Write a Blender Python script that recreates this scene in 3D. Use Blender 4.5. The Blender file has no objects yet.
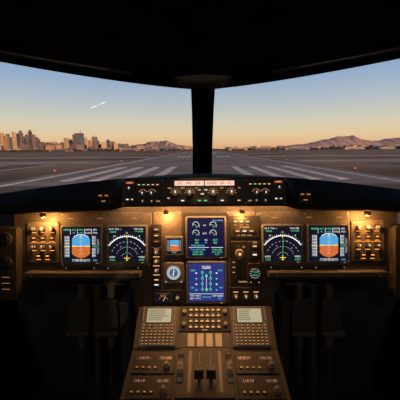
import bpy, math, random
from mathutils import Matrix, Vector
random.seed(7)
FPX=290.0; CX=204.0; CZ=1.45; DIST=1.27; S=DIST/FPX
p=math.atan(51/FPX); cp,sp=math.cos(p),math.sin(p)
C=Vector((0,0,CZ))
PM=Matrix.Translation(C+Vector((0,cp,-sp))*DIST)@Matrix.Rotation(math.pi/2-p,4,'X')
scene=bpy.context.scene

# ---------------------------------------------------------------- materials
def lin(h):
    h=h.lstrip('#'); o=[]
    for i in (0,2,4):
        c=int(h[i:i+2],16)/255
        o.append(c/12.92 if c<=.04045 else ((c+.055)/1.055)**2.4)
    return tuple(o)
_m={}
def mat(name,col,rough=.6,metal=0,emit=None,st=1.0,noise=.15,ns=30,bump=0,spec=.5):
    if name in _m: return _m[name]
    if isinstance(col,str): col=lin(col)
    m=bpy.data.materials.new(name); m.use_nodes=True
    nt=m.node_tree; b=nt.nodes['Principled BSDF']
    b.inputs['Roughness'].default_value=rough; b.inputs['Metallic'].default_value=metal
    b.inputs['Specular IOR Level'].default_value=spec
    tc=nt.nodes.new('ShaderNodeTexCoord'); nz=nt.nodes.new('ShaderNodeTexNoise')
    nz.inputs['Scale'].default_value=ns; nz.inputs['Detail'].default_value=4
    nt.links.new(tc.outputs['Object'],nz.inputs['Vector'])
    rp=nt.nodes.new('ShaderNodeValToRGB')
    rp.color_ramp.elements[0].position=.3; rp.color_ramp.elements[1].position=.7
    rp.color_ramp.elements[0].color=tuple(c*(1-noise) for c in col)+(1,)
    rp.color_ramp.elements[1].color=tuple(min(1,c*(1+noise)) for c in col)+(1,)
    nt.links.new(nz.outputs['Fac'],rp.inputs['Fac']); nt.links.new(rp.outputs['Color'],b.inputs['Base Color'])
    if bump:
        bp=nt.nodes.new('ShaderNodeBump'); bp.inputs['Strength'].default_value=bump; bp.inputs['Distance'].default_value=.002
        nt.links.new(nz.outputs['Fac'],bp.inputs['Height']); nt.links.new(bp.outputs['Normal'],b.inputs['Normal'])
    if emit:
        if isinstance(emit,str): emit=lin(emit)
        b.inputs['Emission Color'].default_value=emit+(1,); b.inputs['Emission Strength'].default_value=st
    _m[name]=m; return m
def em(name,col,st=1.0): return mat(name,(0.02,0.02,0.02),.4,0,col,st,0)
BLK=mat('black_soft_trim',(.014,.0125,.0115),.75,noise=.3,ns=60,bump=.3,spec=.15)
CEIL=mat('ceiling_lining',(.014,.012,.012),.9,noise=.3,ns=8,spec=.1)
POST=mat('post_trim',(.008,.007,.009),.8,noise=.3,spec=.1)
PAN=mat('panel_paint',(.085,.075,.068),.5,noise=.2,ns=40,bump=.1,spec=.35)
PAND=mat('panel_paint_dark',(.045,.040,.036),.55,noise=.2,ns=50,spec=.3)
MOD=mat('module_face',(.022,.020,.019),.5,noise=.2,spec=.3)
BEZ=mat('display_bezel',(.13,.125,.12),.45,noise=.1,spec=.3)
SCR=mat('screen_black',(.004,.004,.006),.25,emit=(.006,.007,.016),st=1,noise=0,spec=.3)
SCR2=mat('screen_blue',(.004,.004,.01),.25,emit=lin('#14143c'),st=1.0,noise=0,spec=.3)
SCR3=mat('screen_navy',(.004,.004,.01),.25,emit=lin('#2c3478'),st=1.0,noise=0,spec=.3)
KNB=mat('knob_grey',(.17,.155,.135),.4,noise=.1)
KNBD=mat('knob_black',(.02,.02,.02),.35,noise=.1)
MET=mat('screw_metal',(.35,.33,.3),.35,.8,noise=.1)
WHT=em('glow_white','#f4f4f2',1.15); GRN=em('glow_green','#60e098',1.05); CYA=em('glow_cyan','#60d0f0',1.1)
YEL=em('glow_yellow','#f8dc50',1.15); MAG=em('glow_magenta','#d070c8',.9)
SKYB=em('attitude_sky','#4ea0d8',1.05); BRN=em('attitude_earth','#d06a34',1.05); TAPE=em('tape_grey','#747c88',.9)
AMB=em('backlit_amber','#f8b878',1.1); AMBD=em('backlit_amber_dim','#c88048',.95); PEACH=em('fcu_window','#f4c8b4',1.1)
AMBS=em('backlit_orange','#ff9a3c',1.5)
PALE=em('mcdu_screen_lit','#c0b898',.8); PALT=em('mcdu_text','#406050',.6); SEGT=em('fcu_digits','#a04828',.9)
KEY=em('key_lit','#e8ac70',.65)
LMP=em('lamp_lens','#ffb050',8.0)

# ---------------------------------------------------------------- builder
def rr(x0,y0,x1,y1,r=0,n=4):
    if x0>x1:x0,x1=x1,x0
    if y0>y1:y0,y1=y1,y0
    if r<=0: return [(x0,y0),(x1,y0),(x1,y1),(x0,y1)]
    o=[]
    for cx,cy,a in ((x1-r,y0+r,-90),(x1-r,y1-r,0),(x0+r,y1-r,90),(x0+r,y0+r,180)):
        for i in range(n+1):
            t=math.radians(a+90*i/n); o.append((cx+r*math.cos(t),cy+r*math.sin(t)))
    return o
def circ(cx,cy,r,n=20): return [(cx+r*math.cos(2*math.pi*i/n),cy+r*math.sin(2*math.pi*i/n)) for i in range(n)]
_tc={}
def glyph(s):
    if s in _tc: return _tc[s]
    cu=bpy.data.curves.new('t','FONT'); cu.body=s; cu.size=1; cu.align_x='CENTER'; cu.align_y='CENTER'; cu.resolution_u=2
    ob=bpy.data.objects.new('t',cu); scene.collection.objects.link(ob)
    dg=bpy.context.evaluated_depsgraph_get(); dg.update()
    me=ob.evaluated_get(dg).to_mesh()
    r=([tuple(v.co) for v in me.vertices],[tuple(f.vertices) for f in me.polygons])
    ob.evaluated_get(dg).to_mesh_clear(); bpy.data.objects.remove(ob); bpy.data.curves.remove(cu)
    _tc[s]=r; return r
class B:
    def __init__(s,name,M=None,pix=False):
        s.name=name; s.v=[]; s.f=[]; s.fm=[]; s.fs=[]; s.m=[]; s.M=M or Matrix(); s.pix=pix
    def fr(s,M,pix=False): s.M=M; s.pix=pix; return s
    def T(s,x,y): return (x-CX,200-y) if s.pix else (x,y)
    def add(s,vs,fs,mt,sm=False):
        if mt not in s.m: s.m.append(mt)
        k=s.m.index(mt); o=len(s.v)
        s.v+= [s.M@Vector(q) for q in vs]
        for f in fs: s.f.append([o+i for i in f]); s.fm.append(k); s.fs.append(sm)
    def _ccw(s,o):
        a=sum(o[i][0]*o[(i+1)%len(o)][1]-o[(i+1)%len(o)][0]*o[i][1] for i in range(len(o)))
        return o if a>0 else o[::-1]
    def prism(s,out,z0,z1,mt,c=0,top=None,sm=False):
        o=s._ccw([s.T(*q) for q in out]); n=len(o)
        if c:
            xs=[q[0] for q in o]; ys=[q[1] for q in o]
            mx,my=(min(xs)+max(xs))/2,(min(ys)+max(ys))/2; hx,hy=(max(xs)-min(xs))/2,(max(ys)-min(ys))/2
            kx,ky=max(.05,1-c/hx),max(.05,1-c/hy)
            ins=[(mx+(q[0]-mx)*kx,my+(q[1]-my)*ky) for q in o]
            rings=[[(x,y,z0) for x,y in o],[(x,y,z1-c) for x,y in o],[(x,y,z1) for x,y in ins]]
        else: rings=[[(x,y,z0) for x,y in o],[(x,y,z1) for x,y in o]]
        vs=sum(rings,[]); fs=[list(range(n))[::-1]]
        for r in range(len(rings)-1):
            for i in range(n):
                j=(i+1)%n; fs.append([r*n+i,r*n+j,(r+1)*n+j,(r+1)*n+i])
        s.add(vs,fs,mt,sm)
        L=rings[-1]; s.add(L,[list(range(n))],top or mt)
    def box(s,x0,y0,x1,y1,z0,z1,mt,r=0,c=0,top=None): s.prism(rr(x0,y0,x1,y1,r),z0,z1,mt,c,top)
    def cyl(s,x,y,r,z0,z1,mt,n=20,c=0,top=None): s.prism(circ(x,y,r,n),z0,z1,mt,c,top)
    def arc(s,x,y,r0,r1,a0,a1,z,mt,n=24):
        x,y=s.T(x,y); vs=[];fs=[]
        for i in range(n+1):
            t=math.radians(a0+(a1-a0)*i/n); vs+=[(x+r0*math.cos(t),y+r0*math.sin(t),z),(x+r1*math.cos(t),y+r1*math.sin(t),z)]
        for i in range(n): fs.append([2*i,2*i+1,2*i+3,2*i+2])
        s.add(vs,fs,mt)
    def line(s,x0,y0,x1,y1,w,z,mt):
        a=Vector(s.T(x0,y0)); b=Vector(s.T(x1,y1)); d=(b-a); 
        if d.length<1e-9: return
        d.normalize(); n=Vector((-d.y,d.x))*w/2
        s.add([(a-n)[:]+(z,),(b-n)[:]+(z,),(b+n)[:]+(z,),(a+n)[:]+(z,)],[[0,1,2,3]],mt)
    def flat(s,pts,z,mt):
        o=s._ccw([s.T(*q) for q in pts]); s.add([(a,b,z) for a,b in o],[list(range(len(o)))],mt)
    def rect(s,x0,y0,x1,y1,z,mt): s.flat(rr(x0,y0,x1,y1),z,mt)
    def text(s,t,x,y,h,z,mt):
        vs,fs=glyph(t); x,y=s.T(x,y)
        s.add([(x+a*h*1.3,y+b*h*1.3,z) for a,b,_ in vs],fs,mt)
    def hexa(s,q,mt): # q: 4 bottom ring, 4 top ring
        s.add(q,[[3,2,1,0],[4,5,6,7],[0,1,5,4],[1,2,6,5],[2,3,7,6],[3,0,4,7]],mt)
    def sheet(s,rows,mt,sm=True):
        n=len(rows[0]); s.add([q for r in rows for q in r],[[r*n+i,r*n+i+1,(r+1)*n+i+1,(r+1)*n+i] for r in range(len(rows)-1) for i in range(n-1)],mt,sm)
    def tube(s,pts,rad,mt,n=10):
        pts=[Vector(q) for q in pts]; vs=[];fs=[]
        rads=rad if isinstance(rad,(list,tuple)) else [rad]*len(pts)
        for i,q in enumerate(pts):
            d=(pts[min(i+1,len(pts)-1)]-pts[max(i-1,0)]).normalized()
            ref=Vector((1,0,0)) if abs(d.x)<.9 else Vector((0,1,0))
            a=d.cross(ref).normalized(); b=d.cross(a)
            for k in range(n):
                t=2*math.pi*k/n; vs.append((q+(a*math.cos(t)+b*math.sin(t))*rads[i])[:])
        for i in range(len(pts)-1):
            for k in range(n): fs.append([i*n+k,i*n+(k+1)%n,(i+1)*n+(k+1)%n,(i+1)*n+k])
        fs.append(list(range(n))[::-1]); fs.append([(len(pts)-1)*n+k for k in range(n)])
        s.add(vs,fs,mt,True)
    def knob(s,x,y,r,z,mt=None,h=None,mark=True):
        mt=mt or KNB; h=h or r*1.6
        s.cyl(x,y,r*1.25,z,z+h*.2,KNBD,18); s.cyl(x,y,r,z+h*.2,z+h,mt,18,c=r*.2)
        if mark:
            X=s.T(x,y); a=Vector((X[0],X[1]))
            w=r*.18; s.add([(a.x-w,a.y,z+h*1.01),(a.x+w,a.y,z+h*1.01),(a.x+w,a.y+r*.75,z+h*1.01),(a.x-w,a.y+r*.75,z+h*1.01)],[[0,1,2,3]],WHT)
    def done(s,parent=None):
        me=bpy.data.meshes.new(s.name); lo=Vector([min(v[i] for v in s.v) for i in range(3)]); hi=Vector([max(v[i] for v in s.v) for i in range(3)])
        c=(lo+hi)/2
        me.from_pydata([(v-c)[:] for v in s.v],[],s.f)
        for m in s.m: me.materials.append(m)
        me.polygons.foreach_set('material_index',s.fm); me.polygons.foreach_set('use_smooth',s.fs); me.update()
        ob=bpy.data.objects.new(s.name,me); ob.location=c; scene.collection.objects.link(ob)
        if parent: ob.parent=parent; ob.matrix_parent_inverse=parent.matrix_world.inverted()
        return ob
def F(z=0): return PM@Matrix.Translation((0,0,z*S))@Matrix.Scale(S*(1-z/FPX),4)
def Q(px,py,z=0):
    k=S*(1-z/FPX); return PM@Vector(((px-CX)*k,(200-py)*k,z*S))
def W(px,py,y0,m=0):
    dx=(px-CX)/FPX; u=(200-py)/FPX; dy=cp+u*sp; dz=-sp+u*cp
    t=y0/(dy+m*abs(dx)); return C+Vector((dx*t,dy*t,dz*t))

# ---------------------------------------------------------------- world
w=bpy.data.worlds.new('sky'); scene.world=w; w.use_nodes=True; nt=w.node_tree
bg=nt.nodes['Background']; tc=nt.nodes.new('ShaderNodeTexCoord'); sx=nt.nodes.new('ShaderNodeSeparateXYZ')
rp=nt.nodes.new('ShaderNodeValToRGB'); nt.links.new(tc.outputs['Generated'],sx.inputs[0]); nt.links.new(sx.outputs['Z'],rp.inputs[0])
nt.links.new(rp.outputs[0],bg.inputs['Color'])
cr=rp.color_ramp
for pos,c in ((0,'#d8a67c'),(.018,'#e6bb8c'),(.045,'#e6cba0'),(.085,'#d6cfb8'),(.14,'#b9c2c6'),(.21,'#98b0cc'),(.32,'#7096c8'),(.6,'#486898'),(1,'#2c4468')):
    if pos==0: e=cr.elements[0]
    elif pos==1: e=cr.elements[-1]; e.position=1
    else: e=cr.elements.new(pos)
    e.color=lin(c)+(1,)
bg.inputs['Strength'].default_value=1.0
sl=bpy.data.lights.new('evening_sun','SUN'); sl.energy=4.6; sl.color=(1,.68,.42); sl.angle=.02
so=bpy.data.objects.new('evening_sun',sl); scene.collection.objects.link(so)
so.location=(20,-30,12); so.rotation_euler=Vector((-.55,.82,-.20)).to_track_quat('-Z','Y').to_euler()

# ---------------------------------------------------------------- outside
H=4.7; GZ=CZ-H
GRD=mat('dry_grass',lin('#7c6452'),.95,noise=.5,ns=.03,spec=.05)
ASP=mat('asphalt',lin('#877970'),.95,noise=.28,ns=.08,spec=.05)
ASD=mat('asphalt_dark',lin('#685c54'),.95,noise=.2,ns=.1,spec=.05)
PNT=mat('white_paint',lin('#c4bab0'),.8,noise=.3,ns=.6)
b=B('airfield_ground'); b.prism(circ(0,0,16000,64),GZ-1,GZ,GRD); b.done()
b=B('runway'); b.box(-30,22,30,940,GZ-.5,GZ+.04,ASP)
b.box(-30,22,30,38,GZ+.04,GZ+.05,ASD)
for i in range(4):
    for sg in (-1,1):
        x=sg*(8+i*4.4); b.box(x-.85,44,x+.85,78,GZ+.04,GZ+.09,PNT)
for i in range(14):
    x=random.uniform(-9,9); y=random.uniform(150,420); b.box(x-.4,y,x+.4,y+random.uniform(40,120),GZ+.04,GZ+.045,ASD)
for sg in (-1,1):
    b.box(sg*27-.4,30,sg*27+.4,940,GZ+.04,GZ+.09,PNT)
    for k,(n,) in enumerate(((3,),(2,),(1,))):
        for i in range(n): b.box(sg*(9+i*3)-.8,170+k*150,sg*(9+i*3)+.8,195+k*150,GZ+.04,GZ+.09,PNT)
    b.box(sg*12-2.5,330,sg*12+2.5,380,GZ+.04,GZ+.1,PNT)
for i in range(13): b.box(-.4,110+i*60,.4,140+i*60,GZ+.04,GZ+.09,PNT)
b.done()
b=B('taxiway')
for y0,y1 in ((95,125),(170,195),(260,300),(600,680)):
    for sg in (-1,1): b.box(sg*32,y0,sg*900,y1,GZ-.3,GZ+.03,ASP if y0 in(95,170) else ASD)
for sg in (-1,1):
    b.box(sg*36,109.5,sg*600,110.6,GZ+.03,GZ+.06,PNT); b.box(sg*36,182,sg*700,184,GZ+.03,GZ+.06,PNT)
    b.box(sg*36,278,sg*700,281,GZ+.03,GZ+.06,PNT)
    b.box(sg*900,420,sg*110,470,GZ-.3,GZ+.035,ASP)
    b.box(sg*48,22,sg*80,94,GZ-.3,GZ+.03,ASD); b.box(sg*63.6,22,sg*64.4,94,GZ+.03,GZ+.06,PNT)
    b.box(sg*48.5,22,sg*49,94,GZ+.03,GZ+.06,PNT)
b.done()
b=B('runway_edge_lights')
rl=em('red_lamp','#e05030',1.2)
for sg in (-1,1):
    for i in range(12):
        y=60+i*50; b.cyl(sg*31,y,.12,GZ+.0,GZ+.4,KNBD,8); b.cyl(sg*31,y,.2,GZ+.4,GZ+.7,rl if i%3==0 else PNT,8)
b.done()
cm=[mat('facade_%d'%i,lin(c),.8,noise=.25,ns=.02) for i,c in enumerate(('#6c5a58','#8c7064','#b88c68','#504c56','#cfa67c','#7a5e50','#5e6474'))]
WIN=mat('facade_glass',lin('#343a4c'),.3,noise=.4,ns=.1)
b=B('city_skyline'); D=1700
def bld(px,wpx,hpx,D,mt):
    x0=(px-CX)/FPX*D; wd=wpx/FPX*D; h=hpx/FPX*D+2
    b.box(x0,D,x0+wd,D+wd*1.2,GZ-1,GZ+h,mt)
    k=random.random()
    if k<.45: b.box(x0+wd*.25,D+wd*.2,x0+wd*.75,D+wd,GZ+h,GZ+h*1.09,mt)
    elif k<.65 and hpx>9: b.cyl(x0+wd*.5,D+wd*.5,wd*.06,GZ+h,GZ+h*1.16,mt,6)
    nf=max(2,int(hpx/1.5))
    for i in range(nf):
        z=GZ+h*(i+.55)/nf; b.add([(x0+wd*.08,D-.5,z),(x0+wd*.92,D-.5,z),(x0+wd*.92,D-.5,z+h*.2/nf),(x0+wd*.08,D-.5,z+h*.2/nf)],[[0,1,2,3]],WIN)
    if hpx>8:
        for q in (.3,.62): b.box(x0+wd*q,D-.9,x0+wd*(q+.06),D,GZ,GZ+h,WIN)
tall=[(-60,5,18),(-52,4,14),(-45,4,14),(-38,3,19),(-32,4,20),(-26,3,15),(-20,4,16),(-13,3,20),(-8,4,19),(-2,3,17),(2,3,21),(6,2.6,18),(9,2.4,20),(12.5,2,16),(15,2.6,22),(18.5,2.2,20),(21.5,3,21.5),(25.5,2,17),(28,2.6,19),(31.5,2.4,22),(34.5,2.4,19),(38,3,14),(42,3,11),(47,4,10),(53,4,11),(58,3,9),(62,3,10),(66,3.4,15),(70.5,3,13),(75,5,18.5),(80.5,4,20),(85.5,3,15),(90,2.6,12),(94,4,16),(98.5,2,12),(103,4,10),(108,3,12),(112.5,3,11),(118,4,8),(126,3,8),(133,4,6),(141,3,6),(150,3,5)]
for i,(x,wd,h) in enumerate(tall): bld(x,wd,h*.92-1.5,D+random.uniform(-80,120),cm[(i*5+i//3)%7])
for i in range(60): bld(random.uniform(-80,38),random.uniform(1.5,3),random.uniform(7,14),D+random.uniform(150,500),random.choice(cm))
for i in range(230):
    px=random.uniform(-90,190); bld(px,random.uniform(2,6),random.uniform(2.0,7)*(1 if px<125 else .5),D+random.uniform(-200,500),random.choice(cm))
for i in range(70):
    px=random.uniform(225,480); bld(px,random.uniform(2,7),random.uniform(1.0,2.8),D+random.uniform(0,500),random.choice(cm))
b.done()
b=B('hangar')
def hang(px,D,wd,h,mt):
    x=(px-CX)/FPX*D; n=8; pr=[(x+wd*(i/n-.5),GZ+h*(.6+.4*math.sin(math.pi*i/n))) for i in range(n+1)]
    lo=[(x-wd/2,GZ-1)]+pr+[(x+wd/2,GZ-1)]; m=len(lo)
    vs=[(a,D,c) for a,c in lo]+[(a,D+40,c) for a,c in lo]
    b.add(vs,[list(range(m)),list(range(m,2*m))]+[[i,(i+1)%m,m+(i+1)%m,m+i] for i in range(m)],mt)
    b.box(x-wd*.35,D-.6,x+wd*.35,D,GZ,GZ+h*.55,WIN)
for px,D_,wd,h,k in ((238,950,60,9,2),(262,900,45,8,5),(296,960,80,10,1),(352,930,60,8,2),(384,900,50,9,5),(130,960,60,8,1),(152,980,50,7,5),(60,900,60,9,5),(420,900,70,9,1)):
    hang(px,D_,wd,h,cm[k])
b.done()
TRE=mat('tree_foliage',lin('#463c30'),.95,noise=.4,ns=.1,spec=.05)
b=B('tree_belt')
for i in range(420):
    px=random.uniform(-90,500); D=random.uniform(1000,1350); x=(px-CX)/FPX*D; h=random.uniform(4,9); r=random.uniform(6,14)
    if 175<px<235: h*=.5
    b.M=Matrix.Translation((x,D,GZ)); 
    rings=[[(r*k*math.cos(a*math.pi/4)*random.uniform(.8,1.1),r*k*math.sin(a*math.pi/4),z*h) for a in range(8)] for k,z in ((.5,0),(1,.3),(.9,.65),(.4,.95))]
    vs=sum(rings,[]); fs=[[q*8+a,q*8+(a+1)%8,(q+1)*8+(a+1)%8,(q+1)*8+a] for q in range(3) for a in range(8)]+[[24+a for a in range(8)]]
    b.add(vs,fs,TRE,True)
b.M=Matrix(); b.done()
HIL=mat('hill_rock',lin('#b4938a'),.95,noise=.25,ns=.004,spec=.05)
def hills(name,prof,D):
    b=B(name); n=120; rows=[]
    x0,x1=prof[0][0],prof[-1][0]
    def hh(px):
        for (a,ha),(c,hc) in zip(prof,prof[1:]):
            if a<=px<=c: t=(px-a)/(c-a); return ha+(hc-ha)*t
        return 0
    jit=[random.uniform(-.5,.5) for _ in range(n+1)]
    for k,(dy,f) in enumerate(((-500,0),(-350,.3),(-200,.6),(0,1),(400,.5),(800,0))):
        r=[]
        for i in range(n+1):
            px=x0+(x1-x0)*i/n; h=max(0,(hh(px)+(jit[(i+k*7)%(n+1)]*.9 if hh(px)>2 else 0))*f)/FPX*D
            r.append(((px-CX)/FPX*D,D+dy+(jit[(i*3+k*5)%n])*160,GZ-2+h))
        rows.append(r)
    b.sheet(rows,HIL,True); b.done()
hills('hill_range',[(230,0),(262,1.5),(285,3),(300,4),(310,5.5),(318,8),(326,9),(333,11.5),(340,11),(348,12),(356,9.5),(366,7.5),(376,7),(386,9),(396,9.5),(420,11),(470,6),(520,0)],4200)
hills('hill_range',[(110,0),(130,4),(145,6),(152,8),(160,8),(168,9),(178,5),(192,2.5),(225,0)],4400)
RFL=em('reflection_streak_glow','#f8f0e6',1.05)
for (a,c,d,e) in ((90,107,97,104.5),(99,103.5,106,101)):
    b=B('reflection_streak'); P=[W(a+(d-a)*t,c+(e-c)*t,3000) for t in (0,.5,1)]  # glowing tubes standing in for light reflections on the view screen
    b.tube(P,[2,6,3],RFL); b.done()

# ---------------------------------------------------------------- shell
def pyt(t): return 89-30*abs(t)**1.3
sta=[CX+ (i/40*2-1)*300 for i in range(41)]
b=B('ceiling')
r0=[W(x,pyt((x-CX)/200),1.45,.35) for x in sta]
def off(r,dy,dz,k=1): return [Vector((q.x*k,q.y+dy,q.z+dz)) for q in r]
rows=[off(r0,.03,.05),off(r0,.02,.0),off(r0,-.01,-.006),off(r0,-.05,.015),off(r0,-.13,.04,1.0),off(r0,-.16,.075,1.03)]
zt=CZ+.56
rows.append([Vector((q.x*1.1,q.y-.45,min(zt,q.z+.17))) for q in r0])
rows.append([Vector((q.x*1.25,.2,zt)) for q in r0]); rows.append([Vector((q.x*1.25,-1.3,zt)) for q in r0])
b.sheet([[v[:] for v in r] for r in rows],CEIL)
b.done()
xe=abs(r0[0].x)
WAL=mat('cockpit_wall',(.03,.028,.03),.8,noise=.2)
for nm,sg in (('wall_left',-1),('wall_right',1)):
    b=B(nm); x=sg*(xe*1.25)
    b.box(min(x,x+sg*.05),-1.3,max(x,x+sg*.05),1.2,0,zt+.02,WAL); b.done()
b=B('wall_back'); b.box(-xe*1.25,-1.36,xe*1.25,-1.31,0,zt+.02,WAL); b.done()
b=B('floor'); b.box(-xe*1.25,-1.3,xe*1.25,1.75,-.05,0,mat('floor_carpet',(.02,.02,.022),.95,noise=.3,ns=80)); b.done()
b=B('wall_front'); b.box(-xe*1.25,1.66,xe*1.25,1.70,0,CZ-.25,WAL); b.done()
b=B('window_side_post')
for sg in (-1,1):
    a=r0[0]; x0=sg*(xe-.04); x1=sg*(xe*1.27)
    b.hexa([(x0*1.02,a.y+.12,0),(x1,a.y-.05,0),(x1,a.y+.5,0),(x0*1.02,a.y+.5,0),(x0,a.y-.03,zt),(x1,a.y-.05,zt),(x1,a.y+.03,zt),(x0,a.y+.03,zt)],CEIL)
b.done()
b=B('windshield_center_post')
def ring(y0,py,hw,th,dx=0):
    q=[W(CX-hw+dx,py,y0),W(CX+hw+dx,py,y0)]; return [q[0],q[1],q[1]+Vector((-.015,th,0)),q[0]+Vector((.015,th,0))]
prof=[(1.70,186,9.7,-1.5),(1.58,150,9.8,-1.2),(1.46,110,11.0,-.6),(1.38,84,12.2,-.2),(1.33,60,14,0)]
R=[ring(a,c,h,.07,d) for a,c,h,d in prof]
vs=[q[:] for r in R for q in r]; fs=[]
for i in range(len(R)-1):
    for k in range(4): fs.append([i*4+k,i*4+(k+1)%4,i*4+4+(k+1)%4,i*4+4+k])
b.add(vs,fs+[[0,1,2,3],[16,17,18,19]],POST)
b.done()
HOU=mat('overhead_housing',(.08,.07,.066),.6,noise=.2)
b=B('standby_compass_housing',F(0),True)
zz=-10
b.fr(F(zz),True)
b.prism([(152,63),(256,63),(249,73),(234,82),(222,88),(186,88),(174,82),(159,73)],0,14,HOU,c=2)
b.prism([(178,62),(230,62),(226,77),(182,77)],14,20,CEIL,c=1.5)
b.box(192,66,216,74,20,21,MOD,1,.3)
b.done()
b=B('sun_visor_rail')
for sg in (-1,1):
    pts=[W(CX+sg*200*t,pyt(t)-9,1.33,.34) for t in (.35,.5,.7,.9,1.1,1.3)]
    b.tube(pts,.006,mat('rail_metal',(.08,.08,.08),.4,.5))
b.done()
gm=bpy.data.materials.new('windshield_glass'); gm.use_nodes=True; n2=gm.node_tree; n2.nodes.clear()
o=n2.nodes.new('ShaderNodeOutputMaterial'); mx=n2.nodes.new('ShaderNodeMixShader'); tr=n2.nodes.new('ShaderNodeBsdfTransparent'); gl=n2.nodes.new('ShaderNodeBsdfGlossy')
tr.inputs[0].default_value=(.99,.99,.99,1); gl.inputs['Roughness'].default_value=.02; mx.inputs[0].default_value=.015
n2.links.new(tr.outputs[0],mx.inputs[1]); n2.links.new(gl.outputs[0],mx.inputs[2]); n2.links.new(mx.outputs[0],o.inputs[0])
def pyc(t): return 173.5+18*abs(t)**1.6
for k,sg in enumerate((-1,1)):
    b=B('window_%d'%(k+1)); rows=[]
    for j in range(2):
        r=[]
        for i in range(9):
            t=.06+1.2*i/8; px=CX+sg*200*t
            r.append((W(px,pyt(t)-2,1.455,.35) if j==0 else W(px,pyc(t)+4,1.66,.35))[:])
        rows.append(r)
    b.sheet(rows,gm); b.done()

# ---------------------------------------------------------------- glareshield
b=B('glareshield'); st2=sorted(set([CX+(i/60*2-1)*290 for i in range(61)]+[CX-92,CX-82,CX+82,CX+92,CX-78,CX+78]))
rows=[[] for _ in range(7)]
for x in st2:
    d=abs(x-CX); t=d/200; c=min(1,max(0,(92-d)/12)); c=c*c*(3-2*c)
    pc=pyc(t); f1z=20+6*c; f1=(203+7*t**1.5)*(1-c)+178*c; f2=(208+6*t**1.6)*(1-c)+206.5*c
    rows[0].append(Q(x,pc+10,-72)[:]); rows[1].append(Q(x,pc+1.5,-30)[:]); rows[2].append(Q(x,pc,0)[:])
    rows[3].append(Q(x,pc*(.35)+f1*.65,12+5*c)[:]); rows[4].append(Q(x,f1,f1z)[:]); rows[5].append(Q(x,f2,f1z-1)[:]); rows[6].append(Q(x,f2-8,1)[:])
b.sheet(rows,BLK,True); b.done()

# flight control panel
b=B('flight_control_panel',F(25),True)
def small(bb,x,y,w,h,z,mt=MOD,lit=None):
    bb.box(x-w/2,y-h/2,x+w/2,y+h/2,z,z+.9,mt,.2,.2)
    if lit: bb.rect(x-w*.33,y-h*.14,x+w*.33,y+h*.14,z+.92,lit)
b.box(123,178.5,285,205,0,2,PAND,1,.4)
for sg in (-1,1):
    cx=CX+sg*60.5
    b.box(cx-20,179.5,cx+20,204.3,2,3,MOD,.6,.3)
    xo=cx+sg*13
    for i in range(5): small(b,cx-sg*(2.5)+ (i-2)*4.6-sg*3,184.5,3.6,3,3,KNBD,GRN if i==1 else AMB)
    b.knob(cx-sg*0,193.5,2.6,3); b.knob(cx-sg*9,193.5,2.6,3); b.knob(xo,188.5,2.4,3)
    for a in range(7):
        t=math.radians(30+a*20)
        for q in (cx,cx-sg*9): b.cyl(q+4.2*math.cos(t),193.5-4.2*math.sin(t),.32,3,3.3,AMB,6)
    b.rect(xo-4,181.4,xo+4,183.6,3.06,SEGT); b.text('29.92',xo,182.5,1.7,3.1,AMB)
    b.knob(cx-sg*9,201,1.6,3); b.knob(cx,201,1.6,3)
    small(b,xo-2.3,199,3.4,4,3,KNBD,WHT); small(b,xo+2.3,199,3.4,4,3,KNBD,AMB)
    b.text('VOR' if sg<0 else 'ADF',cx-sg*15,201,1.6,3.1,AMB)
    for dx,dy in ((-19,180.5),(19,180.5),(-19,203.3),(19,203.3)): b.cyl(cx+dx,dy,.6,3,3.3,MET,8)
b.box(165.5,179.5,242.5,204.3,2,3.2,MOD,.6,.3)
b.box(174,180.4,235,186.4,3.2,3.7,KNBD,.5,.2)
b.rect(175.2,181.0,204,185.8,3.75,PEACH); b.rect(205,181.0,234,185.8,3.75,PEACH)
for x,t in ((180,'250'),(189,'090'),(198,'5.0'),(212,'05000'),(222,'00'),(229,'VS')): b.text(t,x,183.4,3,3.8,SEGT)
for x in (176,190,213,231): 
    b.knob(x,193,3.2,3.2)
    for a in range(8):
        t=math.radians(a*25); b.line(x+4.2*math.cos(t),193-4.2*math.sin(t),x+5.1*math.cos(t),193-5.1*math.sin(t),.4,3.3,AMB)
for x,l in ((183,WHT),(199.5,GRN),(205.5,GRN),(202.5,WHT),(222,WHT),(238.5,AMB)):
    small(b,x,200.5 if x!=202.5 else 194,4.6,3.4,3.2,KNBD,l)
small(b,199.5,190,4.2,3,3.2,KNBD,AMB); small(b,206,190,4.2,3,3.2,KNBD,WHT); small(b,169,198,3.6,3.2,3.2,KNBD,AMB)
for x,t in ((170,'SPD'),(183,'HDG'),(197,'LOC'),(222,'ALT'),(239,'V/S')): b.text(t,x,188.2,1.5,3.3,AMB)
b.done()
for sg in (-1,1):
    b=B('master_warning_panel',F(19),True); cx=CX+sg*100
    b.box(cx-7,191,cx+7,204,-3,2.2,MOD,.8,.4)
    small(b,cx-3,195,5,4,2.2,KNBD,AMBD); small(b,cx+3,195,5,4,2.2,KNBD,AMBD); small(b,cx,200.5,6,3.4,2.2,KNBD,AMBD); b.done()

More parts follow.
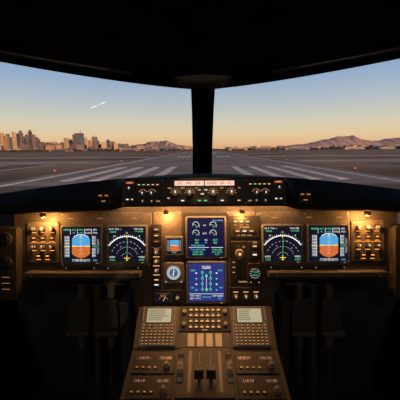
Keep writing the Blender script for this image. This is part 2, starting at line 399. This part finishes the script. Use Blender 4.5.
# ---------------------------------------------------------------- main instrument panel
b=B('instrument_panel',F(-8),True)
out=[(18,204),(390,204),(390,270),(382,278),(278,278),(272,290),(272,310),(136,310),(136,290),(130,278),(26,278),(18,270)]
b.prism(out,0,8,PAND)
b.fr(F(0),True)
for sg in (-1,1):
    def X(dx): return CX+sg*dx
    b.box(min(X(145),X(178)),221,max(X(145),X(178)),262,0,1.4,PAN,2,.5)
    b.box(min(X(52),X(144)),212,max(X(52),X(144)),266,0,.9,PAN,2,.4)
    b.box(min(X(22),X(51)),211,max(X(22),X(51)),303,0,1.0,PAN,2,.4)
    for dx,dy in ((55,214),(142,214),(55,264),(142,264),(100,214),(100,264),(24,213),(49,213),(24,301),(49,301),(148,224),(175,224),(148,260),(175,260)):
        b.cyl(X(dx),dy,.8,.9,1.6,MET,10)
    cx=X(161.5)
    for r,(yy,n) in enumerate(((228,3),(237,3),(246,3),(255,2))):
        for i in range(n):
            x=cx+(i-(n-1)/2)*9; 
            if r in(0,2): b.knob(x,yy,2.2,1.4,KNB)
            else: small(b,x,yy,5,4,1.4,KNBD,AMBS)
            b.rect(x-2.2,yy+3.3,x+2.2,yy+4,1.5,AMBS)
    b.line(cx-13,242,cx+13,242,.4,1.5,AMBS)
    for dx in (66,96,110,138): b.knob(X(dx),267.6,1.0,.9,KNB)
    for dx in (70,104,134): b.rect(X(dx)-3,217.5,X(dx)+3,218.2,1.0,AMBD)
b.box(183.5,213,228,305,0,1.2,MOD,1.5,.4)
b.done()

def display(name,x0,y0,x1,y1,scr,draw,tilt=0):
    b=B(name,F(.9),True)
    b.box(x0,y0,x1,y1,0,3,BEZ,2,.8); b.box(x0+1.8,y0+1.6,x1-1.8,y1-2.2,3,3.25,SCR,1,.15)
    b.rect(x0+2.4,y0+2.2,x1-2.4,y1-2.8,3.3,scr)
    for sx_,sy_ in ((x0+1.1,y0+1.1),(x1-1.1,y0+1.1),(x0+1.1,y1-1.1),(x1-1.1,y1-1.1)): b.cyl(sx_,sy_,.45,2.6,3.2,MET,8)
    b.text('BRT',x1-5,y1-1.1,1,3.05,AMB)
    draw(b,(x0+x1)/2,(y0+y1)/2,3.36); b.done()
def pfd(b,cx,cy,z):
    for i in range(1,5): b.line(cx-17.5+i*7,cy-16,cx-17.5+i*7,cy-10.5,.3,z,WHT)
    for i,(t,m) in enumerate((('SPEED',GRN),('ALT',GRN),('NAV',GRN),('CAT3',WHT),('AP1',WHT))):
        b.text(t,cx-14+i*7,cy-15,1.9,z,m)
    for i,(t,m) in enumerate((('FL',CYA),('LOC',CYA),('DUAL',WHT),('1FD2',WHT))): b.text(t,cx-7+i*7,cy-12,1.7,z,m)
    b.rect(cx-16.5,cy-9,cx-12,cy+12,z,TAPE); b.rect(cx+11.5,cy-9,cx+15,cy+12,z,TAPE)
    b.flat([(cx+16,cy-6),(cx+17.2,cy-6),(cx+18,cy-3),(cx+18,cy+6),(cx+17.2,cy+9),(cx+16,cy+9)],z,TAPE)
    for i in range(7):
        y=cy-7.5+i*3; b.line(cx-13,y,cx-12,y,.35,z+.04,WHT); b.text(str(220-i*20),cx-14.7,y,1.7,z+.04,WHT); b.text(str(52-i),cx+13.2,y,1.7,z+.04,WHT)
    b.line(cx-12,cy-9,cx-12,cy+12,.35,z+.05,WHT); b.line(cx+11.5,cy-9,cx+11.5,cy+12,.35,z+.05,WHT)
    b.rect(cx+11,cy,cx+17.5,cy+3,z+.08,SCR); b.text('0020',cx+14.2,cy+1.5,2,z+.12,GRN)
    b.line(cx-16.8,cy+1.5,cx-11,cy+1.5,.6,z+.1,YEL)
    R=11.6; hw=9; yc=cy+1.2
    def half(up):
        pts=[(cx-hw,yc),(cx+hw,yc)]; a0=math.acos(hw/R)
        n=10; o=[]
        for i in range(n+1):
            a=a0+(math.pi-2*a0)*i/n; o.append((cx+R*math.cos(a),yc-up*R*math.sin(a)))
        return pts+o
    b.flat(half(1),z,SKYB); b.flat(half(-1),z,BRN); b.line(cx-hw,yc,cx+hw,yc,.4,z+.04,WHT)
    for k in (-8,-6,-4,-2,2,4,6,8): 
        w=2.0 if k%4==0 else .9; b.line(cx-w,yc+k,cx+w,yc+k,.2,z+.05,WHT)
    b.arc(cx,yc,R-.2,R+.3,50,130,z+.06,WHT,16)
    b.rect(cx-8.5,yc-.5,cx-4.5,yc+.5,z+.08,YEL); b.rect(cx+4.5,yc-.5,cx+8.5,yc+.5,z+.08,YEL); b.rect(cx-.6,yc-.6,cx+.6,yc+.6,z+.08,YEL)
    b.flat([(cx,yc-R+.5),(cx-1.2,yc-R+2.3),(cx+1.2,yc-R+2.3)],z+.08,YEL)
    b.rect(cx-9,cy+14,cx+9,cy+16.6,z,TAPE)
    for i in range(9): b.line(cx-8+i*2,cy+14,cx-8+i*2,cy+14.9,.3,z+.04,WHT)
    b.text('35   36   01',cx,cy+15.7,1.6,z+.05,WHT)
    b.text('STD',cx+14,cy+15.5,1.8,z,CYA); b.line(cx,cy+13.2,cx,cy+15,.5,z+.1,YEL)
def nd(b,cx,cy,z):
    oy=cy+13.5
    b.arc(cx,oy,21.2,22.1,35,145,z,WHT,40)
    for i in range(23):
        a=math.radians(35+i*5); l=23.6 if i%2==0 else 22.8
        b.line(cx+22*math.cos(a),oy-22*math.sin(a),cx+l*math.cos(a),oy-l*math.sin(a),.35,z,WHT)
        if i%6==5: b.text(str(i),cx+25*math.cos(a),oy-25*math.sin(a),1.9,z,WHT)
    for r in (5.5,11,16.3):
        for i in range(11): b.arc(cx,oy,r-.1,r+.12,20+i*13,26+i*13,z,WHT,3)
    b.line(cx,oy,cx+.5,oy-19,.25,z+.03,GRN)
    b.line(cx,oy-19.5,cx,oy-23,.6,z+.05,YEL)
    b.line(cx-3,oy,cx+3,oy,.6,z+.05,YEL); b.line(cx,oy-2.4,cx,oy+2.4,.6,z+.05,YEL); b.line(cx-1.2,oy+2,cx+1.2,oy+2,.6,z+.05,YEL)
    b.text('GS 0  TAS ---',cx-11.5,cy-15.3,1.8,z,WHT); b.text('360/05',cx-13.5,cy-12.6,1.8,z,GRN)
    b.text('TOU 358',cx+11.5,cy-15.3,1.8,z,WHT); b.text('17.4 NM',cx+12,cy-12.8,1.8,z,GRN)
    b.text('VOR1',cx-14.5,cy+12.5,1.9,z,WHT); b.text('TOU',cx-14.5,cy+15.3,1.9,z,GRN)
    b.text('VOR2',cx+14.5,cy+12.5,1.9,z,WHT); b.text('AGN',cx+14.5,cy+15.3,1.9,z,GRN)
    for dx,dy in ((4,-3),(-6,2),(9,4)): b.line(cx+dx-.8,cy+dy,cx+dx+.8,cy+dy,.4,z,MAG); b.line(cx+dx,cy+dy-.8,cx+dx,cy+dy+.8,.4,z,MAG)
def ewd(b,cx,cy,z):
    for sg in (-1,1):
        for k,yy in ((0,-12.5),(1,-4.5)):
            x=cx+sg*8.5-1.5; y=cy+yy
            b.arc(x,y,2.9,3.25,-20,200,z,WHT,20); b.arc(x,y,2.9,3.5,-20,15,z+.02,AMB,6)
            a=math.radians(160-k*15); b.line(x,y,x+3.2*math.cos(a),y-3.2*math.sin(a),.45,z+.03,GRN)
            b.text('22.4' if k==0 else '410',x+1.8,y+1.7,1.9,z,GRN)
        b.text('58.4',cx+sg*9,cy+2.5,2,z,GRN); b.text('480',cx+sg*9,cy+5.3,2,z,GRN)
    b.text('N1',cx-1.2,cy-12,1.7,z,WHT); b.text('EGT',cx-1.2,cy-4,1.7,z,WHT); b.text('N2',cx,cy+2.5,1.7,z,WHT); b.text('FF',cx,cy+5.3,1.7,z,CYA)
    b.text('FOB 6200 KG',cx-8,cy+8,1.8,z,CYA)
    b.line(cx-17,cy+9.8,cx+3,cy+9.8,.35,z,WHT); b.line(cx+5,cy+9.8,cx+17,cy+9.8,.35,z,WHT)
    for i,t in enumerate(('T.O AUTO BRK','SIGNS ON','SPLRS ARM')): b.text(t,cx-8,cy+12+i*2.3,1.7,z,GRN if i else CYA)
    for i,t in enumerate(('PARK BRK','APU AVAIL','SLAT')): b.text(t,cx+11,cy+12+i*2.3,1.7,z,GRN)
    b.text('FLX 48.0%',cx+12,cy-16.8,1.8,z,CYA)
def sd(b,cx,cy,z):
    b.text('WHEEL',cx,cy-15.5,2.2,z,WHT); b.line(cx-4,cy-14,cx+4,cy-14,.35,z,WHT)
    for sg in (-1,1):
        b.line(cx+sg*4,cy-12,cx+sg*4,cy+8,.3,z,CYA)
        for k in range(4):
            y=cy-10+k*5.5; b.arc(cx+sg*4,y,1.0,1.35,0,360,z+.02,GRN,14); b.rect(cx+sg*10-.8,y,cx+sg*10+.8,y+1.1,z+.02,CYA if k%2 else WHT)
        b.text('3000',cx+sg*13.5,cy-12,1.8,z,GRN); b.text('150',cx+sg*14,cy+5,1.8,z,GRN)
    b.flat([(cx,cy-9),(cx-1.5,cy-6),(cx+1.5,cy-6)],z,GRN); b.line(cx,cy-6,cx,cy+6,.3,z,WHT)
    b.flat([(cx,cy+9),(cx-1.6,cy+6),(cx+1.6,cy+6)],z,GRN)
    b.line(cx-17,cy+11,cx+17,cy+11,.35,z,WHT)
    b.text('TAT +18 C',cx-11,cy+13,1.8,z,WHT); b.text('SAT +17 C',cx-11,cy+15.7,1.8,z,WHT)
    b.text('23 H 56',cx,cy+14.3,2,z,CYA); b.text('GW 60300',cx+11,cy+13,1.8,z,WHT); b.text('KG',cx+13,cy+15.7,1.7,z,CYA)
for x in (60.5,305.5): display('primary_flight_display',x,224.5,x+42,263.5,SCR,pfd)
for x in (107,261): display('navigation_display',x,224.5,x+40.5,263,SCR,nd)
display('engine_warning_display',185.5,216,226,258.3,SCR2,ewd)
display('system_status_display',186,260.5,226,303,SCR3,sd)

b=B('standby_attitude_display',F(1),True)
b.box(165,236,183,255,0,3,BEZ,1,.6); b.rect(167,238,181,253,3.05,SCR); b.rect(170,239.5,179,245,3.1,SKYB); b.rect(170,245,179,250.5,3.1,BRN)
b.rect(167.4,239.5,169.5,250.5,3.1,TAPE); b.rect(179.4,239.5,180.8,250.5,3.1,TAPE); b.line(171.5,245,177.5,245,.6,3.15,YEL); b.text('30 02',174,251.8,1.6,3.1,CYA)
b.done()
b=B('radio_magnetic_indicator',F(1),True)
b.box(163.5,262,184,283,0,2.5,BEZ,2,.6); b.cyl(173.5,272,7.4,2.5,3.4,MET,28); b.cyl(173.5,272,6.8,3.4,3.5,em('dial_white','#c4ccd0',.85),28); b.cyl(173.5,272,4.2,3.5,3.6,em('dial_blue','#35608c',.9),24)
for i in range(24):
    t=math.radians(i*15); b.line(173.5+5.2*math.cos(t),272-5.2*math.sin(t),173.5+6.5*math.cos(t),272-6.5*math.sin(t),.3,3.56,KNBD)
b.line(173.5,275.5,173.5,268,.5,3.66,WHT); b.line(171.5,274.5,175.2,269.8,.3,3.64,YEL); b.knob(166,281,1.2,2.5); b.knob(181,281,1.2,2.5)
b.done()
b=B('standby_altimeter_panel',F(1),True)
b.box(151,247,161.5,288,0,1.8,MOD,1,.4)
for y in (252,261,270): b.knob(156.3,y,2.4,1.8,KNB); b.rect(153,y+4,159.5,y+4.7,1.85,AMB)
small(b,156.3,279,6,4,1.8,KNBD,AMB); small(b,156.3,284,6,4,1.8,KNBD,WHT); b.text('TERR',156.3,249,1.6,1.85,AMB)
b.done()
b=B('brake_pressure_indicator',F(1),True)
b.box(152,290,182,304,0,1.8,MOD,1,.4); b.box(155,292.5,171,301.5,1.8,2.4,BEZ,.6,.2,top=SCR); b.text('ACCU',163,294.5,1.7,2.5,AMBD)
b.arc(163,300,4.3,4.6,20,160,2.5,AMBD,14); b.line(163,300,165,296,.35,2.55,YEL); b.knob(177,297,2,1.8); b.done()
b=B('landing_gear_panel',F(1),True)
b.box(229.5,216,259,238,0,1.6,MOD,1,.4)
for i in range(3):
    x=235+i*6; small(b,x,221.5,4.8,4.2,1.6,KNBD,GRN); b.rect(x-1.6,224.6,x+1.6,225.2,1.65,AMBD)
for i in range(3): small(b,237+i*7,231,5.6,4.4,1.6,KNBD,(AMB,WHT,AMB)[i])
b.text('AUTO/BRK',244,227.3,1.6,1.65,AMB); b.text('LO   MED   MAX',244,235.3,1.6,1.65,AMB)
b.done()
b=B('landing_gear_lever',F(1),True)
b.box(230,241,246,284,0,1.6,MOD,1,.4); b.box(236,246,240,278,1.6,1.9,KNBD,.5,.1); b.box(236.8,254,239.2,258,1.7,10,KNB,.5,.3)
b.cyl(238,252,4.3,8,12.5,KNB,24,c=.8); b.cyl(238,252,1.5,12.5,12.8,AMB,14); b.text('UP',243.3,247,1.8,1.65,AMB); b.text('DOWN',242,281.5,1.8,1.65,AMB)
for y in (262,267,272): b.line(232,y,234.5,y,.5,1.65,AMB)
b.done()
b=B('cockpit_clock',F(1),True)
b.box(247.5,263,260.5,284,0,1.8,MOD,1,.4); b.cyl(254,273,5.8,1.8,2.8,BEZ,24); b.cyl(254,273,5,2.8,2.9,SCR,24)
for i in range(12):
    t=math.radians(i*30); b.line(254+3.9*math.cos(t),273-3.9*math.sin(t),254+4.8*math.cos(t),273-4.8*math.sin(t),.45,2.95,WHT)
b.text('17:42',254,271.6,1.8,2.95,GRN); b.text('00:12',254,274.6,1.6,2.95,GRN); b.knob(250,282,.9,1.8); b.knob(258,282,.9,1.8); b.done()
b=B('terrain_switch_panel',F(1),True)
b.box(247.5,241,260.5,260,0,1.6,MOD,1,.4); small(b,254,246,6,5,1.6,KNBD,AMB); small(b,254,254.5,6,5,1.6,KNBD,WHT); b.text('TERR',254,242.4,1.5,1.65,AMB); b.done()
b=B('display_switching_panel',F(1),True)
b.box(229,287,260.5,304,0,1.6,MOD,1,.4)
for x in (235,245,255): b.knob(x,296,2.3,1.6,KNB); b.rect(x-2.5,291.3,x+2.5,292,1.65,AMB)
b.done()
b=B('cabin_sign_panel',F(1),True)
b.box(151,224,161.5,244,0,1.6,MOD,1,.4); small(b,156.3,229,6,4,1.6,KNBD,AMB); small(b,156.3,235,6,4,1.6,KNBD,AMB); small(b,156.3,241,6,3,1.6,KNBD,AMBD); b.done()

def flood(px,py,z,e,r=.012):
    b=B('panel_flood_lamp'); b.M=F(z); b.pix=True
    b.cyl(px,py,2.6,-1,3,BLK,16,c=.6); b.cyl(px,py+1.6,1.5,-1,2,LMP,12)
    o=b.done(); l=bpy.data.lights.new('flood_bulb','POINT'); l.energy=e; l.color=(1,.42,.10); l.shadow_soft_size=r
    lo=bpy.data.objects.new('flood_bulb',l); scene.collection.objects.link(lo); lo.location=Q(px,py+6,z+2); lo.parent=o; lo.matrix_parent_inverse=Matrix.Translation(o.location).inverted()
flood(166,212,8,1.5); flood(242,212,8,1.5); flood(42,214,9,2.4); flood(366,214,9,2.4)
def strip(x0,x1,py,z,e):
    b=B('flood_light_strip'); b.M=F(z); b.pix=True; b.box(x0,py-1.5,x1,py,-1,2,BLK,.3); o=b.done()
    l=bpy.data.lights.new('strip_tube','AREA'); l.shape='RECTANGLE'; l.size=(x1-x0)*S; l.size_y=.01; l.energy=e; l.color=(1,.46,.16)
    lo=bpy.data.objects.new('strip_tube',l); scene.collection.objects.link(lo); lo.location=Q((x0+x1)/2,py+.6,z)
    lo.rotation_euler=(Matrix.Rotation(math.radians(22),3,'X')).to_euler()
    lo.parent=o; lo.matrix_parent_inverse=Matrix.Translation(o.location).inverted()
strip(24,58,205,12,1.0); strip(350,384,205,12,1.0)
strip(60,145,204,10,.8); strip(263,348,204,10,.8); strip(155,255,203.5,12,1.5)

for sg in (-1,1):
    b=B('sliding_table',F(0),True); x0,x1=sorted((CX+sg*62,CX+sg*176))
    b.box(x0,269.5,x1,275.5,1.5,11,PAN,1.2,.8); b.box(x0+40,276,x1-40,278.5,1.5,9,KNBD,.6,.4)
    for dx in (x0+8,x1-8): b.cyl(dx,272.5,1.1,11,11.6,MET,10)
    b.done()

PED=mat('pedal_metal',(.12,.105,.09),.5,.3,noise=.2)
PEDR=mat('pedal_rubber',(.045,.042,.038),.6,noise=.2)
for sg in (-1,1):
    b=B('rudder_pedals',F(-14),True); base=CX+sg*112
    b.box(base-30,280,base+30,288,-24,-8,PEDR,1.5,.6)
    for k in (-1,1):
        cx=base+k*15
        b.box(cx-3.2,284,cx+3.2,352,-14,-6,PED,1,.8)
        b.box(cx-10,300,cx+10,330,-4,0,PEDR,2.5,1.2)
        for i in range(5): b.box(cx-8.5,303.5+i*5.2,cx+8.5,305.7+i*5.2,0,1.3,PEDR,.5,.3)
        b.box(cx-11,330,cx+11,335,-5,5,PED,1.2,.8)
        b.box(cx-1.2,335,cx+1.2,390,-10,-7,PEDR,.4,.2)
    b.box(base-3,288,base+3,470,-20,-10,PEDR,1,.6)
    b.done()
for sg in (-1,1):
    b=B('footwell_kick_panel'); 
    x=sg*.36
    a=Q(CX,300,-8); 
    b.hexa([(x-.02,a.y-.05,0),(x+.02,a.y-.05,0),(x+.02,a.y+.25,0),(x-.02,a.y+.25,0),(x-.02,a.y-.02,a.z),(x+.02,a.y-.02,a.z),(x+.02,a.y+.25,a.z),(x-.02,a.y+.25,a.z)],WAL); b.done()

# ---------------------------------------------------------------- pedestal
def PP(v,w): return PM@Vector((0,v,w))
P0=PP(-.459,.02); P1=PP(-.587,.13); P2=PP(-.672,.33); P3=P2+Vector((0,-.55,-.0))
def frame(A,Bp):
    y=(A-Bp).normalized(); x=Vector((1,0,0)); z=x.cross(y)
    return Matrix(((x.x,y.x,z.x,A.x),(x.y,y.y,z.y,A.y),(x.z,y.z,z.z,A.z),(0,0,0,1)))
E1,E2,E3=frame(P0,P1),frame(P1,P2),frame(P2,P3)
hw=.285
b=B('center_pedestal')
L=[P0,P1,P2,P3]
vs=[]; 
for q in L: vs+=[(-hw,q.y,q.z),(hw,q.y,q.z),(-hw,q.y,0.0),(hw,q.y,0.0)]
fs=[]
for i in range(3):
    a=i*4;c=a+4; fs+=[[a,a+1,c+1,c],[a,c,c+2,a+2],[a+1,a+3,c+3,c+1]]
fs+=[[12,13,15,14],[0,2,3,1]]
b.add(vs,fs,PAND)
b.fr(E1); b.box(-.282,-.168,.282,-.002,0,.004,PAN,.006,.002)
b.fr(E2); b.box(-.282,-.20,.282,-.004,0,.004,PAND,.006,.002)
b.fr(E3); b.box(-.282,-.53,.282,-.012,0,.004,PAND,.006,.002)
for E,v0 in ((E2,-.03),(E2,-.12),(E3,-.02),(E3,-.12),(E3,-.22)):
    b.fr(E)
    for sg in (-1,1):
        cx=sg*.19; b.box(cx-.078,v0-.078,cx+.078,v0,.004,.010,MOD,.003,.001)
        for k in (-1,1): b.rect(cx+k*.04-.026,v0-.024,cx+k*.04+.026,v0-.008,.0105,SCR); b.text('118.10' if k<0 else '121.50',cx+k*.04,v0-.016,.011,.0108,AMBD)
        b.cyl(cx+.05,v0-.055,.012,.010,.028,KNB,18,c=.003); b.cyl(cx+.05,v0-.055,.008,.028,.038,KNB,18,c=.002)
        for i in range(4): b.box(cx-.065+i*.022,v0-.062,cx-.051+i*.022,v0-.05,.010,.014,KNBD,.001,.001); b.rect(cx-.062+i*.022,v0-.058,cx-.054+i*.022,v0-.055,.0145,AMBD)
b.done()
for sg in (-1,1):
    b=B('flight_management_keypad',E1); cx=sg*.187-.002; a=.074
    b.box(cx-a,-.164,cx+a,-.006,.004,.020,BEZ,.006,.003)
    b.box(cx-.053,-.076,cx+.053,-.014,.020,.022,MOD,.003,.001); b.rect(cx-.050,-.073,cx+.050,-.017,.0225,PALE)
    for i in range(6): b.rect(cx-.045,-.025-i*.008,cx+.045-random.uniform(0,.05),-.022-i*.008,.0228,PALT)
    for k in (-1,1):
        for i in range(6): b.box(cx+k*.064-.005,-.022-i*.009,cx+k*.064+.005,-.017-i*.009,.020,.023,KNBD,.001,.0005); b.rect(cx+k*.064-.003,-.020-i*.009,cx+k*.064+.003,-.0185-i*.009,.0233,AMB)
    for r in range(7):
        n=6 if r<2 else 8
        for i in range(n):
            x=cx-.058+i*.116/(n-1); y=-.084-r*.0118
            if y<-.158: continue
            b.box(x-.0055,y-.004,x+.0055,y+.004,.020,.023,KNBD,.001,.0006); b.rect(x-.0035,y-.002,x+.0035,y+.002,.0233,KEY)
    b.done()
b=B('display_control_panel',E1)
b.box(-.105,-.105,.105,-.006,.004,.012,MOD,.004,.0015)
for x in (-.085,.085):
    for y in (-.028,-.078): b.cyl(x,y,.010,.012,.026,KNB,18,c=.003)
for r in range(4):
    for i in range(6):
        x=-.0575+i*.023; y=-.02-r*.023
        b.box(x-.009,y-.007,x+.009,y+.007,.012,.016,KNBD,.001,.001); b.rect(x-.006,y-.002,x+.006,y+.002,.0165,AMB)
        b.cyl(x,y+.0095,.0012,.012,.0135,AMB,6)
b.text('ECAM',0,-.1,.006,.0123,AMB)
b.done()
b=B('thrust_lever_quadrant')
QD=mat('quadrant_plate',(.48,.42,.34),.5,noise=.1)
QDD=mat('quadrant_scale',(.14,.12,.10),.5,noise=.1)
b.fr(E1); b.box(-.1,-.166,.1,-.11,.004,.014,PAN,.003,.001)
for x in (-.055,-.018,.018,.055): b.box(x-.013,-.162,x+.013,-.114,.014,.0155,QD,.001,.0005)
b.fr(E2); b.box(-.1,-.198,.1,-.006,.004,.016,PAND,.003,.001)
for x in (-.055,.055): b.box(x-.006,-.18,x+.006,-.02,.016,.017,QDD)
for x in (-.02,.02): b.box(x-.003,-.17,x+.003,-.02,.016,.0175,SCR)
for sg in (-1,1):
    cx=sg*.088; n=40
    c0=E2@Vector((0,-.09,-.045)); r=.085
    for (r1,x0,x1,mt) in ((r,cx-.010,cx+.010,KNBD),(r*.8,cx-.0115,cx+.0115,QDD)):
        vs=[];
        for x in (x0,x1):
            for i in range(n): t=2*math.pi*i/n; vs.append((x,c0.y+r1*math.cos(t),c0.z+r1*math.sin(t)))
        b.M=Matrix(); b.add(vs,[[i,(i+1)%n,n+(i+1)%n,n+i] for i in range(n)]+[list(range(n)),list(range(n,2*n))],mt)
    for i in range(0,n,4):
        t=2*math.pi*i/n; q=Vector((cx,c0.y+(r+.0008)*math.cos(t),c0.z+(r+.0008)*math.sin(t))); b.tube([q-Vector((.009,0,0)),q+Vector((.009,0,0))],.0016,QDD,6)
    lx=sg*.02; a=E2@Vector((lx,-.14,.015)); t=a+Vector((0,-.03,.06)); b.tube([a,a*.5+t*.5,t],[.007,.006,.008],KNB)
    b.hexa([(lx-.016,t.y-.02,t.z-.008),(lx+.016,t.y-.02,t.z-.008),(lx+.016,t.y+.02,t.z-.004),(lx-.016,t.y+.02,t.z-.004),(lx-.014,t.y-.014,t.z+.02),(lx+.014,t.y-.014,t.z+.02),(lx+.014,t.y+.016,t.z+.022),(lx-.014,t.y+.016,t.z+.022)],KNBD)
b.fr(E3)
for sg in (-1,1):
    b.box(sg*.055-.03,-.2,sg*.055+.03,-.02,.004,.010,MOD,.003,.001); b.box(sg*.055-.004,-.18,sg*.055+.004,-.04,.010,.0105,SCR)
    b.box(sg*.055-.005,-.09,sg*.055+.005,-.075,.010,.055,KNB,.002,.001); b.box(sg*.055-.02,-.095,sg*.055+.02,-.07,.055,.07,KNBD,.004,.003)
b.done()

# ---------------------------------------------------------------- side consoles
for sg in (-1,1):
    b=B('side_console')
    x0,x1=sorted((sg*.9,sg*xe*1.24))
    b.hexa([(x0,-.2,0),(x1,-.2,0),(x1,1.05,0),(x0,1.05,0),(x0,-.2,.72),(x1,-.2,.76),(x1,1.05,.98),(x0,1.05,.92)],WAL)
    b.fr(F(6),True); 
    cx=CX+sg*199
    b.box(cx-12,226,cx+12,300,-14,2,PAND,3,1.5)
    for yy in (238,262): b.cyl(cx,yy,7,2,4.5,KNBD,24,c=1); b.cyl(cx,yy,4.6,4.5,5.2,MOD,20,c=.4); 
    for i in range(3): b.rect(cx-4,276+i*6,cx+4,276.4+i*6,2.1,AMBD)
    b.done()
    b=B('sidestick'); bx=sg*1.0; by=.62; bz=.935
    b.tube([(bx,by,bz-.04),(bx,by,bz+.02)],[.05,.03],KNBD,16); b.tube([(bx,by,bz+.02),(bx,by+.01,bz+.06),(bx-sg*.01,by+.02,bz+.11),(bx-sg*.012,by+.035,bz+.16)],[.014,.02,.022,.018],KNBD,14); b.done()

b=B('pedestal_flood_lamp'); q=Vector((0,.95,CZ+.47)); b.tube([q+Vector((0,0,.07)),q+Vector((0,0,.02)),q],[.02,.02,.028],BLK,16); o=b.done()
l=bpy.data.lights.new('pedestal_bulb','SPOT'); l.energy=32; l.color=(1,.5,.2); l.spot_size=math.radians(32); l.spot_blend=.9; l.shadow_soft_size=.02
lo=bpy.data.objects.new('pedestal_bulb',l); scene.collection.objects.link(lo); lo.location=q-Vector((0,0,.02)); tgt=E1@Vector((0,-.04,0))
lo.rotation_euler=(tgt-lo.location).to_track_quat('-Z','Y').to_euler(); lo.parent=o; lo.matrix_parent_inverse=Matrix.Translation(o.location).inverted()
b=B('added_fill_light'); q=Vector((0,-.55,zt)); b.M=Matrix.Translation(q); b.cyl(0,0,.09,-.02,-.001,HOU,24); b.cyl(0,0,.075,-.026,-.02,em('fill_light_lens','#ffc890',1.5),24); o=b.done()  # unseen fill light, added on the rear ceiling to lift the dark cabin
l=bpy.data.lights.new('fill_light_bulb','AREA'); l.shape='DISK'; l.size=.15; l.energy=6; l.color=(1,.74,.54)
lo=bpy.data.objects.new('fill_light_bulb',l); scene.collection.objects.link(lo); lo.location=q-Vector((0,0,.03)); lo.rotation_euler=Vector((0,.75,-.5)).to_track_quat('-Z','Y').to_euler(); lo.parent=o; lo.matrix_parent_inverse=Matrix.Translation(o.location).inverted()

# ---------------------------------------------------------------- camera
cam=bpy.data.cameras.new('camera'); cam.sensor_width=36; cam.lens=36*FPX/400; cam.clip_start=.02; cam.clip_end=30000
co=bpy.data.objects.new('camera',cam); scene.collection.objects.link(co)
co.matrix_world=Matrix.Translation(C)@Matrix.Rotation(math.atan(4/FPX),4,'Z')@Matrix.Rotation(math.pi/2-p,4,'X')@Matrix.Rotation(math.radians(-.5),4,'Z')
scene.camera=co
scene.view_settings.view_transform='Standard'
